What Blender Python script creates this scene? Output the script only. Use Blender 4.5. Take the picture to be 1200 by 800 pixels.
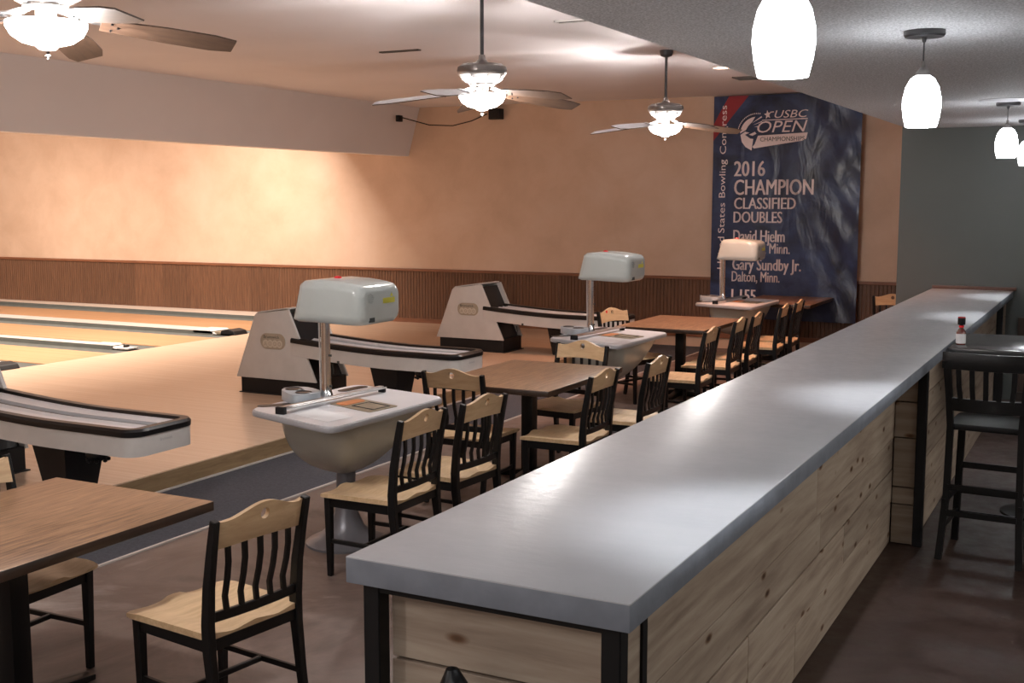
import bpy, bmesh, math, random
from mathutils import Vector, Matrix
random.seed(7)
for o in list(bpy.data.objects): bpy.data.objects.remove(o)
S = bpy.context.scene
COL = S.collection
PI = math.pi
# ------------------------------------------------------------------ camera, world, lights, exposure
cd = bpy.data.cameras.new('camera'); cam = bpy.data.objects.new('camera', cd); COL.objects.link(cam)
cam.location = (0, 0, 1.95)
cam.rotation_euler = (math.radians(90 - 6.8675), 0, math.radians(27.4565))
cd.sensor_width = 36; cd.lens = 41.1; cd.clip_start = .05; cd.clip_end = 200
S.camera = cam
S.view_settings.view_transform = 'Standard'; S.view_settings.look = 'None'
S.view_settings.gamma = 1; S.view_settings.use_curve_mapping = False
S.view_settings.exposure = 1.16
w = bpy.data.worlds.new('world'); S.world = w; w.use_nodes = True
w.node_tree.nodes['Background'].inputs[0].default_value = (.9, .92, 1, 1)
w.node_tree.nodes['Background'].inputs[1].default_value = .05
WARM = (1, .70, .46); FANC = (1, .95, .91); PENC = (.93, .96, 1)
FAN_L, FAN_BULB, PEN_L, PEN_BULB = 9, 1100, 10, 2100
def light(name, kind, loc, energy, color, rot=(0, 0, 0), **k):
    l = bpy.data.lights.new(name, kind); l.energy = energy; l.color = color
    for a, v in k.items(): setattr(l, a, v)
    o = bpy.data.objects.new(name, l); o.location = loc; o.rotation_euler = rot; COL.objects.link(o); return o
# strip lamps behind the bulkhead that shine down the lanes
light('lane_light', 'AREA', (-10.7, 8.4, 2.95), 350, (1, .87, .76), (0, math.radians(50), 0), shape='RECTANGLE', size=.25, size_y=10.5)
light('lane_light', 'AREA', (-15.5, 7.6, 3.2), 215, (1, .87, .76), (0, math.radians(20), 0), shape='RECTANGLE', size=.25, size_y=10.5)
# the concourse goes on behind the camera with the same lamps: one more fan and pendant, plus an added fill
light('fan_light_behind', 'POINT', (-3.72, -.25, 2.45), 40, FANC, shadow_soft_size=.16)
light('pendant_light_behind', 'POINT', (-.79, .5, 2.3), 7, PENC, shadow_soft_size=.09)
light('hall_fill_behind', 'AREA', (-1.2, -3.2, 2.6), 60, (1, .95, .9), (0, 0, 0), shape='RECTANGLE', size=3.2, size_y=2.0)  # unseen area fill, added to brighten the room from behind
# the bar side of the room, out of the picture to the right, has its own ceiling lamps
light('bar_side_light', 'AREA', (3.2, 5.2, 2.6), 85, (1, .96, .90), (0, math.radians(28), 0), shape='RECTANGLE', size=1.2, size_y=6.5)

# ------------------------------------------------------------------ materials
def new_mat(name):
    m = bpy.data.materials.new(name); m.use_nodes = True
    nt = m.node_tree; b = nt.nodes['Principled BSDF']; return m, nt, b
def N(nt, t, **k):
    n = nt.nodes.new(t)
    for a, v in k.items(): setattr(n, a, v)
    return n
def ramp(nt, fac, stops):
    r = N(nt, 'ShaderNodeValToRGB'); e = r.color_ramp.elements
    while len(e) < len(stops): e.new(.5)
    for x, (p, c) in zip(e, stops):
        x.position = p; x.color = (*c, 1) if len(c) == 3 else c
    nt.links.new(fac, r.inputs[0]); return r.outputs[0]
def coords(nt, scale=(1, 1, 1), rnd=False, kind='Object'):
    tc = N(nt, 'ShaderNodeTexCoord'); out = tc.outputs[kind]
    if rnd:
        oi = N(nt, 'ShaderNodeObjectInfo'); mu = N(nt, 'ShaderNodeVectorMath', operation='SCALE')
        cb = N(nt, 'ShaderNodeCombineXYZ')
        for i in range(3): nt.links.new(oi.outputs['Random'], cb.inputs[i])
        nt.links.new(cb.outputs[0], mu.inputs[0]); mu.inputs['Scale'].default_value = 37.0
        ad = N(nt, 'ShaderNodeVectorMath', operation='ADD'); nt.links.new(out, ad.inputs[0]); nt.links.new(mu.outputs[0], ad.inputs[1]); out = ad.outputs[0]
    mp = N(nt, 'ShaderNodeMapping'); mp.inputs['Scale'].default_value = scale; nt.links.new(out, mp.inputs[0]); return mp.outputs[0]
def noise(nt, vec, scale, detail=3, rough=.55, dist=0):
    n = N(nt, 'ShaderNodeTexNoise'); n.inputs['Scale'].default_value = scale; n.inputs['Detail'].default_value = detail
    n.inputs['Roughness'].default_value = rough; n.inputs['Distortion'].default_value = dist; nt.links.new(vec, n.inputs['Vector']); return n.outputs['Fac']
def bump(nt, b, h, strength, dist=.01):
    bn = N(nt, 'ShaderNodeBump'); bn.inputs['Strength'].default_value = strength; bn.inputs['Distance'].default_value = dist
    nt.links.new(h, bn.inputs['Height']); nt.links.new(bn.outputs[0], b.inputs['Normal'])
def plain(name, c, rough=.5, metal=0, var=.08, vs=6, bs=0, bscale=60, spec=None):
    m, nt, b = new_mat(name)
    v = coords(nt); n = noise(nt, v, vs)
    lo = tuple(x * (1 - var) for x in c); hi = tuple(min(1, x * (1 + var)) for x in c)
    nt.links.new(ramp(nt, n, [(.3, lo), (.7, hi)]), b.inputs['Base Color'])
    b.inputs['Roughness'].default_value = rough; b.inputs['Metallic'].default_value = metal
    if spec is not None: b.inputs['Specular IOR Level'].default_value = spec
    if bs: bump(nt, b, noise(nt, v, bscale, 4), bs, .004)
    return m
def wood(name, c1, c2, scale=(1, 12, 12), rough=.4, rnd=True, ns=3, bs=.05, tone=.0):
    m, nt, b = new_mat(name)
    v = coords(nt, scale, rnd); n = noise(nt, v, ns, 6, .6, .6)
    col = ramp(nt, n, [(.3, c1), (.68, c2)])
    if tone:
        oi = N(nt, 'ShaderNodeObjectInfo'); mr = N(nt, 'ShaderNodeMapRange'); nt.links.new(oi.outputs['Random'], mr.inputs[0])
        mr.inputs[3].default_value = 1 - tone; mr.inputs[4].default_value = 1 + tone
        sc = N(nt, 'ShaderNodeVectorMath', operation='SCALE'); nt.links.new(col, sc.inputs[0]); nt.links.new(mr.outputs[0], sc.inputs['Scale']); col = sc.outputs[0]
    nt.links.new(col, b.inputs['Base Color']); b.inputs['Roughness'].default_value = rough
    bump(nt, b, n, bs, .003); return m
def emit(name, c, s):
    m, nt, b = new_mat(name); b.inputs['Base Color'].default_value = (.9, .9, .88, 1)
    b.inputs['Emission Color'].default_value = (*c, 1); b.inputs['Emission Strength'].default_value = s; return m
M = {}
M['black'] = plain('black_lacquer', (.006, .006, .0065), .38, spec=.3)
M['black_steel'] = plain('black_steel', (.007, .007, .008), .5, spec=.3)
M['rubber'] = plain('black_rubber', (.007, .007, .008), .35, spec=.35)
M['maple'] = wood('natural_maple', (.50, .34, .19), (.66, .48, .29), (2, 14, 14), .38, tone=.06)
M['maple_back'] = wood('maple_crest', (.44, .29, .16), (.56, .39, .23), (2, 12, 12), .35, tone=.06)
M['table'] = wood('oak_table_top', (.09, .043, .022), (.33, .19, .105), (22, 1.5, 22), .36, ns=3.5, bs=.35)
M['table_edge'] = wood('shaded_table_edge', (.022, .012, .008), (.05, .026, .015), (8, 1, 8), .4)  # table sides: their shade is put into a darker wood colour
M['white'] = plain('white_laminate', (.66, .66, .69), .32, var=.03)
M['rim'] = plain('grey_rim', (.33, .33, .35), .35, var=.03)
M['shell'] = plain('beige_shell', (.35, .34, .30), .22, var=.04)
M['head'] = plain('grey_green_shell', (.47, .51, .50), .16, var=.03)
M['ret'] = plain('ball_return_white', (.56, .54, .52), .38, var=.05)
M['chrome'] = plain('chrome', (.75, .75, .77), .12, 1)
M['silver'] = plain('brushed_steel', (.55, .55, .56), .32, 1)
M['plastic'] = plain('grey_plastic', (.36, .40, .44), .35)
M['bronze'] = plain('bronze_tray', (.30, .26, .19), .35, .4, var=.15, vs=20)
M['base_grey'] = plain('cast_grey_base', (.17, .17, .19), .35, .3)
M['paper'] = plain('paper', (.78, .78, .80), .7, var=.02)
M['orange'] = plain('orange_pencil_tray', (.55, .19, .06), .5)
M['red'] = plain('red_lens', (.7, .02, .03), .2)
M['yellow'] = plain('yellow_sticker', (.55, .52, .06), .5)
M['badge'] = plain('badge_face', (.40, .36, .29), .4, .2)
M['badge2'] = plain('badge_relief', (.56, .52, .44), .35, .2)
M['ink'] = plain('dark_ink', (.04, .05, .05), .5)
M['pewter'] = plain('pewter_housing', (.23, .21, .20), .3, .7)
M['darkrod'] = plain('dark_rod', (.06, .06, .065), .35, .5)
M['blade_top'] = plain('silver_blade_top', (.60, .60, .63), .35)
M['blade'] = wood('walnut_blade', (.045, .025, .016), (.10, .058, .038), (2, 12, 12), .4)
M['vent'] = plain('vent_dark', (.10, .09, .08), .6)
M['fan_glass'] = emit('fan_bowl_glass', FANC, FAN_L)
M['fan_bulb'] = emit('fan_bulb', FANC, FAN_BULB)
M['shade'] = emit('pendant_glass', PENC, PEN_L)
M['bulb'] = emit('pendant_bulb', PENC, PEN_BULB)
M['spot'] = emit('warm_lamp_face', (1, .60, .42), 5)
M['banner_red'] = plain('banner_red', (.30, .02, .03), .45)
M['print'] = plain('banner_print', (.88, .76, .77), .5, var=.03)
M['grey_wall'] = plain('grey_green_paint', (.072, .078, .074), .6, var=.05, vs=1.2, bs=.1, bscale=30)
M['dark_wain'] = wood('dark_panel', (.035, .02, .014), (.06, .034, .022), (10, 10, 1), .5)
M['baseb'] = plain('dark_baseboard', (.03, .02, .015), .5)
M['redtrim'] = wood('red_brown_trim', (.07, .028, .018), (.11, .045, .03), (1, 9, 9), .4)
M['edge_strip'] = plain('carpet_edge_strip', (.50, .46, .44), .4)
M['ledge'] = plain('pale_ledge', (.66, .56, .48), .4, var=.05)
M['divider'] = plain('white_divider', (.52, .48, .45), .35, var=.05)
M['gutter'] = plain('gutter_grey', (.10, .105, .095), .65, var=.08)
def m_wall():
    m, nt, b = new_mat('sponged_beige_wall'); v = coords(nt)
    n = noise(nt, v, 1.6, 7, .62, .3); n2 = noise(nt, v, .35, 3)
    mx = N(nt, 'ShaderNodeMath', operation='ADD'); nt.links.new(n, mx.inputs[0]); nt.links.new(n2, mx.inputs[1])
    hf = N(nt, 'ShaderNodeMath', operation='MULTIPLY'); nt.links.new(mx.outputs[0], hf.inputs[0]); hf.inputs[1].default_value = .5
    nt.links.new(ramp(nt, hf.outputs[0], [(.36, (.52, .36, .255)), (.5, (.60, .43, .315)), (.64, (.65, .49, .38))]), b.inputs['Base Color'])
    b.inputs['Roughness'].default_value = .55; bump(nt, b, noise(nt, v, 14, 4), .08); return m
M['wall'] = m_wall()
M['ceil'] = plain('smooth_ceiling', (.68, .64, .65), .7, var=.03, vs=1)
M['bulk'] = plain('bulkhead_paint', (.74, .69, .67), .65, var=.04, vs=.8)
def m_grey_ceiling():
    m, nt, b = new_mat('sand_textured_ceiling'); v = coords(nt)
    n = noise(nt, v, 95, 3, .6); 
    nt.links.new(ramp(nt, n, [(.38, (.38, .38, .39)), (.5, (.53, .53, .54)), (.66, (.72, .72, .74))]), b.inputs['Base Color'])
    b.inputs['Roughness'].default_value = .75; bump(nt, b, n, .7, .006); return m
M['gceil'] = m_grey_ceiling()
def m_floor(k=(1, 1, 1), nm='stained_concrete'):
    m, nt, b = new_mat(nm); v = coords(nt)
    n = noise(nt, v, .9, 8, .65, .8); n2 = noise(nt, v, 9, 5, .7)
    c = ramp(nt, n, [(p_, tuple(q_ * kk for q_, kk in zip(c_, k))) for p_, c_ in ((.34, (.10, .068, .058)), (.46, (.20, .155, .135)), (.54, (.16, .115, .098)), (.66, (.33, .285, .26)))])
    mx = N(nt, 'ShaderNodeMix', data_type='RGBA', blend_type='MULTIPLY'); mx.inputs[0].default_value = .8
    nt.links.new(c, mx.inputs[6]); nt.links.new(ramp(nt, n2, [(.3, (.6, .55, .52)), (.7, (1.1, 1.1, 1.12))]), mx.inputs[7])
    nt.links.new(mx.outputs[2], b.inputs['Base Color'])
    nt.links.new(ramp(nt, n2, [(.3, (.36,) * 3), (.7, (.58,) * 3)]), b.inputs['Roughness']); bump(nt, b, n2, .05); return m
M['floor'] = m_floor()
M['floor_dark'] = m_floor((.26, .19, .165), 'dark_concrete')  # same concrete pattern, scaled darker for the bar side
M['carpet'] = plain('blue_grey_carpet', (.055, .058, .072), .95, var=.25, vs=60, bs=.4, bscale=200)
def m_slab():
    m, nt, b = new_mat('polished_concrete_top'); v = coords(nt); v2 = coords(nt, (1, 3, 1))
    n = noise(nt, v2, 1.3, 3, .5, .2); n2 = noise(nt, v, 22, 3, .6)
    nt.links.new(ramp(nt, n, [(.3, (.35, .355, .375)), (.7, (.395, .40, .415))]), b.inputs['Base Color'])
    nt.links.new(ramp(nt, n2, [(.35, (.29,) * 3), (.65, (.39,) * 3)]), b.inputs['Roughness'])
    bump(nt, b, noise(nt, coords(nt, (1, 2.5, 1)), 11, 4, .6), .22, .004); return m
M['slab'] = m_slab()
M['slab_edge'] = plain('dark_concrete_edge', (.20, .22, .26), .6, var=.14, vs=9, bs=.2, bscale=40)  # slab sides and underside, coloured darker than the top
def m_approach():
    m, nt, b = new_mat('approach_boards'); v = coords(nt, (.5, 30, 1)); n = noise(nt, v, 1, 3, .6)
    nt.links.new(ramp(nt, n, [(.3, (.58, .42, .30)), (.7, (.66, .49, .36))]), b.inputs['Base Color'])
    b.inputs['Roughness'].default_value = .27; return m
M['approach'] = m_approach()
M['lane'] = wood('lane_maple', (.50, .28, .14), (.60, .36, .20), (.3, 25, 1), .22, rnd=False, ns=1, bs=.0)
M['nosing'] = wood('step_nosing', (.20, .13, .065), (.30, .205, .11), (1, 1.5, 10), .45, rnd=False)
def m_plank():
    m, nt, b = new_mat('knotty_pine_board'); v = coords(nt, (10, .8, 10), True)
    n = noise(nt, v, 2.2, 6, .6, .35)
    c = ramp(nt, n, [(.28, (.25, .185, .14)), (.5, (.38, .295, .225)), (.72, (.48, .395, .31))])
    v3 = coords(nt, (3.2, 2.2, 5.2), True)
    vo = N(nt, 'ShaderNodeTexVoronoi'); vo.inputs['Scale'].default_value = 1.9; nt.links.new(v3, vo.inputs['Vector'])
    kn = ramp(nt, vo.outputs['Distance'], [(.05, (.12, .06, .035)), (.10, (.42, .28, .18)), (.18, (1, 1, 1))])
    mx = N(nt, 'ShaderNodeMix', data_type='RGBA', blend_type='MULTIPLY'); mx.inputs[0].default_value = 1
    nt.links.new(c, mx.inputs[6]); nt.links.new(kn, mx.inputs[7])
    oi = N(nt, 'ShaderNodeObjectInfo'); mr = N(nt, 'ShaderNodeMapRange'); nt.links.new(oi.outputs['Random'], mr.inputs[0])
    mr.inputs[3].default_value = .86; mr.inputs[4].default_value = 1.12
    sc = N(nt, 'ShaderNodeVectorMath', operation='SCALE'); nt.links.new(mx.outputs[2], sc.inputs[0]); nt.links.new(mr.outputs[0], sc.inputs['Scale'])
    nt.links.new(sc.outputs[0], b.inputs['Base Color']); b.inputs['Roughness'].default_value = .6; bump(nt, b, n, .12, .004); return m
M['plank'] = m_plank()
M['wain'] = wood('stained_beadboard', (.09, .040, .020), (.15, .07, .035), (12, 12, 1.2), .5, tone=.14, bs=.06)
M['caprail'] = wood('stained_cap_rail', (.16, .06, .03), (.24, .10, .05), (1, 9, 9), .4, rnd=False)
def m_banner():
    m, nt, b = new_mat('navy_banner_vinyl'); v = coords(nt)
    n = noise(nt, v, 1.4, 4, .6, 1.2)
    nt.links.new(ramp(nt, n, [(.34, (.013, .018, .036)), (.5, (.025, .040, .10)), (.7, (.05, .085, .20))]), b.inputs['Base Color'])
    b.inputs['Roughness'].default_value = .33; bump(nt, b, noise(nt, coords(nt, (1.8, 1, .9)), 2.2, 3, .5, .6), .26, .08); return m
M['banner'] = m_banner()

# ------------------------------------------------------------------ mesh helpers
class MB:
    def __init__(s): s.v = []; s.f = []; s.mi = []
    def add(s, vs, fs, mi=0):
        n = len(s.v); s.v += [tuple(p) for p in vs]; s.f += [tuple(i + n for i in f) for f in fs]; s.mi += [mi] * len(fs); return s
    def box(s, x0, x1, y0, y1, z0, z1, mi=0, M4=None):
        vs = [Vector((x, y, z)) for z in (z0, z1) for y in (y0, y1) for x in (x0, x1)]
        if M4: vs = [M4 @ p for p in vs]
        return s.add(vs, [(0, 2, 3, 1), (4, 5, 7, 6), (0, 1, 5, 4), (2, 6, 7, 3), (0, 4, 6, 2), (1, 3, 7, 5)], mi)
    def prism(s, poly, a0, a1, axis='z', mi=0):
        n = len(poly)
        def P(p, a):
            return (p[0], p[1], a) if axis == 'z' else ((p[0], a, p[1]) if axis == 'y' else (a, p[0], p[1]))
        vs = [P(p, a0) for p in poly] + [P(p, a1) for p in poly]
        fs = [tuple(range(n))[::-1], tuple(range(n, 2 * n))] + [(i, (i + 1) % n, n + (i + 1) % n, n + i) for i in range(n)]
        return s.add(vs, fs, mi)
    def lathe(s, prof, c=(0, 0, 0), seg=28, mi=0, sx=1, sy=1):
        vs = []; fs = []; n = len(prof)
        for k in range(seg):
            a = 2 * PI * k / seg
            for r, z in prof: vs.append((c[0] + sx * r * math.cos(a), c[1] + sy * r * math.sin(a), c[2] + z))
        for k in range(seg):
            k2 = (k + 1) % seg
            for i in range(n - 1): fs.append((k * n + i, k2 * n + i, k2 * n + i + 1, k * n + i + 1))
        return s.add(vs, fs, mi)
    def sweep(s, path, sec, mi=0, up=(0, 0, 1), caps=True):
        """sec: list of (u,v) or list of lists per path point"""
        P = [Vector(p) for p in path]; vs = []; n = None
        for i, p in enumerate(P):
            t = (P[min(i + 1, len(P) - 1)] - P[max(i - 1, 0)]).normalized()
            u = Vector(up)
            if abs(t.dot(u)) > .97: u = Vector((0, 1, 0)) if abs(t.y) < .9 else Vector((1, 0, 0))
            a = t.cross(u).normalized(); b = a.cross(t).normalized()
            sc = sec[i] if isinstance(sec[0][0], (list, tuple)) else sec; n = len(sc)
            vs += [p + a * q[0] + b * q[1] for q in sc]
        fs = [(i * n + j, i * n + (j + 1) % n, (i + 1) * n + (j + 1) % n, (i + 1) * n + j) for i in range(len(P) - 1) for j in range(n)]
        if caps: fs += [tuple(range(n))[::-1], tuple(range((len(P) - 1) * n, len(P) * n))]
        return s.add(vs, fs, mi)
    def tube(s, path, r, seg=12, mi=0):
        return s.sweep(path, [(r * math.cos(2 * PI * k / seg), r * math.sin(2 * PI * k / seg)) for k in range(seg)], mi)
    def bar(s, path, w, d, mi=0, up=(0, 0, 1)):
        return s.sweep(path, [(-w / 2, -d / 2), (w / 2, -d / 2), (w / 2, d / 2), (-w / 2, d / 2)], mi, up)
    def loft(s, rings, mi=0, caps=True):
        n = len(rings[0]); vs = [p for r in rings for p in r]
        fs = [(i * n + j, i * n + (j + 1) % n, (i + 1) * n + (j + 1) % n, (i + 1) * n + j) for i in range(len(rings) - 1) for j in range(n)]
        if caps: fs += [tuple(range(n))[::-1], tuple(range((len(rings) - 1) * n, len(rings) * n))]
        return s.add(vs, fs, mi)
    def mesh(s, name, mats, smooth=35, bevel=0, seg=2):
        me = bpy.data.meshes.new(name); me.from_pydata(s.v, [], s.f)
        for m in (mats if isinstance(mats, list) else [mats]): me.materials.append(m)
        for p, i in zip(me.polygons, s.mi): p.material_index = i
        bm = bmesh.new(); bm.from_mesh(me)
        bmesh.ops.recalc_face_normals(bm, faces=bm.faces)
        if bevel:
            es = [e for e in bm.edges if len(e.link_faces) == 2 and e.calc_face_angle(0) > .6]
            bmesh.ops.bevel(bm, geom=es, offset=bevel, segments=seg, profile=.5, affect='EDGES', clamp_overlap=True)
        bm.to_mesh(me); bm.free()
        if smooth:
            for p in me.polygons: p.use_smooth = True
            me.set_sharp_from_angle(angle=math.radians(smooth))
        return me
    def build(s, name, mats, parent=None, loc=(0, 0, 0), **k):
        me = s.mesh(name, mats, **k); o = bpy.data.objects.new(name, me); COL.objects.link(o)
        o.location = loc
        if parent: o.parent = parent
        return o
def tag(o, label=None, cat=None, group=None, kind=None):
    if label: o['label'] = label
    if cat: o['category'] = cat
    if group: o['group'] = group
    if kind: o['kind'] = kind
    return o
def empty(name, loc, rz=0, label=None, cat=None, group=None, kind=None):
    o = bpy.data.objects.new(name, None); COL.objects.link(o); o.location = loc; o.rotation_euler.z = rz
    o.empty_display_size = .1; return tag(o, label, cat, group, kind)
KIDS = {}
def copy_tree(o, parent=None):
    c = o.copy(); COL.objects.link(c); c.parent = parent
    for ch in o.children: copy_tree(ch, c)
    return c
def rr(x0, x1, y0, y1, r, n=5):
    out = []
    for cx, cy, a0 in ((x1 - r, y0 + r, -PI / 2), (x1 - r, y1 - r, 0), (x0 + r, y1 - r, PI / 2), (x0 + r, y0 + r, PI)):
        for k in range(n + 1):
            a = a0 + PI / 2 * k / n; out.append((cx + r * math.cos(a), cy + r * math.sin(a)))
    return out
def rquad(q, r, n=5):
    out = []
    for i in range(len(q)):
        p = Vector(q[i]); a = (Vector(q[i - 1]) - p).normalized(); b = (Vector(q[(i + 1) % len(q)]) - p).normalized()
        A, B = p + a * r, p + b * r
        for k in range(n + 1):
            t = k / n; out.append(tuple(A * (1 - t) ** 2 + p * 2 * t * (1 - t) + B * t * t))
    return out
def text_mesh(txt, x0, x1, z0, z1, bold=.02, shear=0):
    """flat lettering whose bounding box is x0..x1, z0..z1; returns a list of verts (x,z) and faces"""
    c = bpy.data.curves.new('t', 'FONT'); c.body = txt; c.offset = 0; c.resolution_u = 3; c.shear = shear
    o = bpy.data.objects.new('t', c); COL.objects.link(o)
    dg = bpy.context.evaluated_depsgraph_get(); me = bpy.data.meshes.new_from_object(o.evaluated_get(dg))
    vs = [(v.co.x, v.co.y) for v in me.vertices]; fs = [tuple(p.vertices) for p in me.polygons]
    bpy.data.objects.remove(o); bpy.data.curves.remove(c); bpy.data.meshes.remove(me)
    xa = min(v[0] for v in vs); xb = max(v[0] for v in vs); za = min(v[1] for v in vs); zb = max(v[1] for v in vs)
    return [(x0 + (v[0] - xa) / (xb - xa) * (x1 - x0), z0 + (v[1] - za) / (zb - za) * (z1 - z0)) for v in vs], fs

# ------------------------------------------------------------------ the room
def struct(name, mb, mat, **k):
    o = mb.build(name, mat, smooth=k.pop('smooth', 0), **k); o['kind'] = 'structure'; return o
XR, YN, YF, XL = 6.0, -6.0, 15.0, -27.0
struct('floor', MB().box(-5.66, XR, YN, YF, -.1, 0), M['floor'])
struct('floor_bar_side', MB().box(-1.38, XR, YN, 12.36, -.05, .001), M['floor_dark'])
struct('floor_carpet', MB().box(-5.65, -4.78, YN, YF, -.001, .006), M['carpet'])
struct('trim_1', MB().box(-4.785, -4.765, YN, YF, -.001, .009), M['edge_strip'])
struct('approach_platform', MB().box(-10.6, -5.65, YN, YF, -.1, .138), [M['approach'], M['nosing']])
struct('trim_2', MB().box(-5.66, -5.645, YN, YF, .012, .130), M['nosing'])
struct('trim_3', MB().box(-5.647, -5.625, YN, YF, .0, .016), M['edge_strip'])
struct('wall_back', MB().box(XL, -1.9, YF, YF + .15, 0, 3.4), M['wall'])
wb = bpy.data.objects['wall_back']
struct('wall_grey', MB().box(-2.01, XR, 12.36, 12.5, 0, 3.4), M['grey_wall'])
struct('wall_return', MB().box(-2.01, -1.9, 12.5, YF, 0, 3.4), M['wall'])
struct('wall_right', MB().box(XR, XR + .1, YN, 12.36, 0, 2.7), M['grey_wall'])
struct('wall_near', MB().box(XL, XR, YN - .1, YN, 0, 3.4), M['wall'])
struct('wall_left', MB().box(XL - .1, XL, YN, YF, -.2, 3.4), M['wall'])
struct('ceiling', MB().box(XL, -1.8, YN, YF, 3.30, 3.42), M['ceil'])
struct('ceiling_low', MB().box(-1.95, XR, YN, 12.36, 2.665, 3.30), M['gceil'])
# sloping bulkhead above the foul line
mb = MB(); mb.prism([(-9.22, 3.31), (-9.42, 2.60), (-9.60, 2.60), (-9.60, 3.31)], YN, YF, 'y'); struct('bulkhead', mb, M['bulk'])
struct('wainscot_dark', MB().box(-.85, XR, 12.33, 12.37, 0, .82), M['dark_wain'])
struct('baseboard_grey', MB().box(-.85, XR, 12.31, 12.34, 0, .09), M['baseb'])
# beadboard panels and their cap rail on the back wall
def bead_panel(wd):
    m = MB(); n = max(2, round(wd / .052)); s = wd / n; poly = []
    pts = []
    for i in range(n):
        x = i * s
        pts += [(x + .001, 0), (x + .006, -.007), (x + s - .006, -.007), (x + s - .001, 0)]
    vs = []; k = len(pts)
    for z in (0, .80): vs += [(x, y, z) for x, y in pts]
    m.add(vs, [(i, i + 1, k + i + 1, k + i) for i in range(k - 1)])
    return m
pm = bead_panel(.60).mesh('panel', M['wain'], smooth=0)
x = -19.6; i = 0
while x < -2.1:
    o = bpy.data.objects.new('panel', pm); COL.objects.link(o); o.location = (x, YF - .003, .138); o.parent = wb; x += .60
struct('trim_4', MB().box(-19.6, -2.01, YF - .035, YF, .905, .945), M['caprail'], bevel=.006)
struct('trim_5', MB().box(-10.4, -2.01, YF - .022, YF, .138, .20), M['caprail'])
ROT = Matrix.Translation((-4, YF, 0)) @ Matrix.Rotation(math.radians(2.0), 4, 'Z') @ Matrix.Translation((4, -YF, 0))
for n_ in ('wall_back', 'trim_4', 'trim_5'): bpy.data.objects[n_].matrix_world = ROT
# lanes, gutters and dividers
HL = .138
def lane(y0, y1): return struct('lane', MB().box(XL, -10.55, y0, y1, 0, HL - .001), M['lane'])
def gutter(y0, y1):
    m = MB(); n = 8; pts = []
    for k in range(n + 1):
        a = PI * k / n; pts.append((y0 + (y1 - y0) * k / n, HL - .012 - .075 * math.sin(a)))
    poly = pts + [(y1, HL - .13), (y0, HL - .13)]
    m.prism(poly, XL, -10.6, 'x'); return struct('gutter', m, M['gutter'], smooth=40)
def divider(y0, y1, h=.04):
    m = MB().box(XL, -10.95, y0, y1, 0, HL + h)
    o = struct('divider', m, [M['divider'], M['gutter']])
    for p in o.data.polygons:
        if p.normal.z < .5: p.material_index = 1
    return o
gY = [14.24]
o = struct('ledge', MB().box(XL, -10.6, 14.16, YF, 0, HL + .04), [M['ledge'], M['gutter']])
for p in o.data.polygons:
    if p.normal.z < .5: p.material_index = 1
y = 14.16
for pair in range(5):
    for wd in (.36, .20):
        gutter(y - .30, y); lane(y - 1.30, y - .30); gutter(y - 1.60, y - 1.30)
        y2 = y - 1.60; divider(y2 - wd, y2); y = y2 - wd
struct('floor_under_lanes', MB().box(XL, -10.6, YN, YF, -.1, 0), M['gutter'])
struct('floor_lanes_near', MB().box(XL, -10.6, YN, y + .02, 0, HL), M['lane'])
def lane_cap(yc, wide, label):
    t = empty('divider_end_cap', (-10.95, yc, HL), 0, label, 'ball return cap')
    w2 = wide / 2
    MB().prism([(-.35, 0), (-.35, .05), (-.05, .055), (.06, .0)], -w2, w2, 'y').build('cover', M['ret'], t, smooth=0, bevel=.006)
    if wide > .3:
        MB().prism([(.10, .0), (.12, .05), (.24, .075), (.34, .055), (.38, 0)], -w2 * .85, w2 * .6, 'y').build('ball_lift_mouth', M['black_steel'], t, smooth=0, bevel=.012)
        MB().box(.02, .12, -w2 * .9, w2 * .9, 0, .035).build('plate', M['bronze'], t, bevel=.004)
    else:
        MB().box(.06, .25, -w2, w2, 0, .02).build('plate', M['ret'], t, bevel=.004)
        MB().box(.12, .15, -w2 * .4, w2 * .4, .015, .045).build('bracket', M['black_steel'], t)
lane_cap(12.38, .36, 'grey floor cap with black mouth at lane divider near the back wall')
lane_cap(8.62, .36, 'floor cap with black mouth on the approach above the near ball return')
lane_cap(10.50, .18, 'narrow white lane divider end cap between two gutters')

# ceiling fittings
t = empty('recessed_lamp', (-3.74, 11.84, 3.30), 0, 'recessed ceiling lamp glowing orange between far fan and banner', 'ceiling lamp')
MB().lathe([(.075, -.001), (.10, -.006), (.10, 0), (.075, 0)], seg=24).build('trim_ring', M['ret'], t)
MB().lathe([(0, -.003), (.075, -.003), (.075, -.001), (0, -.001)], seg=24).build('lamp_face', M['spot'], t)
light('recessed_light', 'SPOT', (-3.74, 11.84, 3.26), 140, (1, .45, .25), spot_size=math.radians(115), spot_blend=.6, shadow_soft_size=.06)
def vent(name, x, y, lx, ly, label, mat='vent'):
    t = empty(name, (x, y, 3.30), 0, label, 'vent')
    m = MB(); m.box(-lx / 2, lx / 2, -ly / 2, -ly / 2 + .012, -.012, 0); m.box(-lx / 2, lx / 2, ly / 2 - .012, ly / 2, -.012, 0)
    m.box(-lx / 2, -lx / 2 + .012, -ly / 2, ly / 2, -.012, 0); m.box(lx / 2 - .012, lx / 2, -ly / 2, ly / 2, -.012, 0); m.build('frame', M[mat], t)
    m = MB(); k = int(ly / .03)
    for i in range(1, k): m.box(-lx / 2, lx / 2, -ly / 2 + i * ly / k - .004, -ly / 2 + i * ly / k + .004, -.010, -.002)
    o = m.build('slats', M['vent'], t); 
vent('ceiling_vent', -3.73, 12.9, .34, .30, 'brown ceiling vent just above the top of the blue banner')
vent('ceiling_vent', -3.75, 8.24, .30, .10, 'small slot vent beside the edge of the grey ceiling', 'ret')
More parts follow.
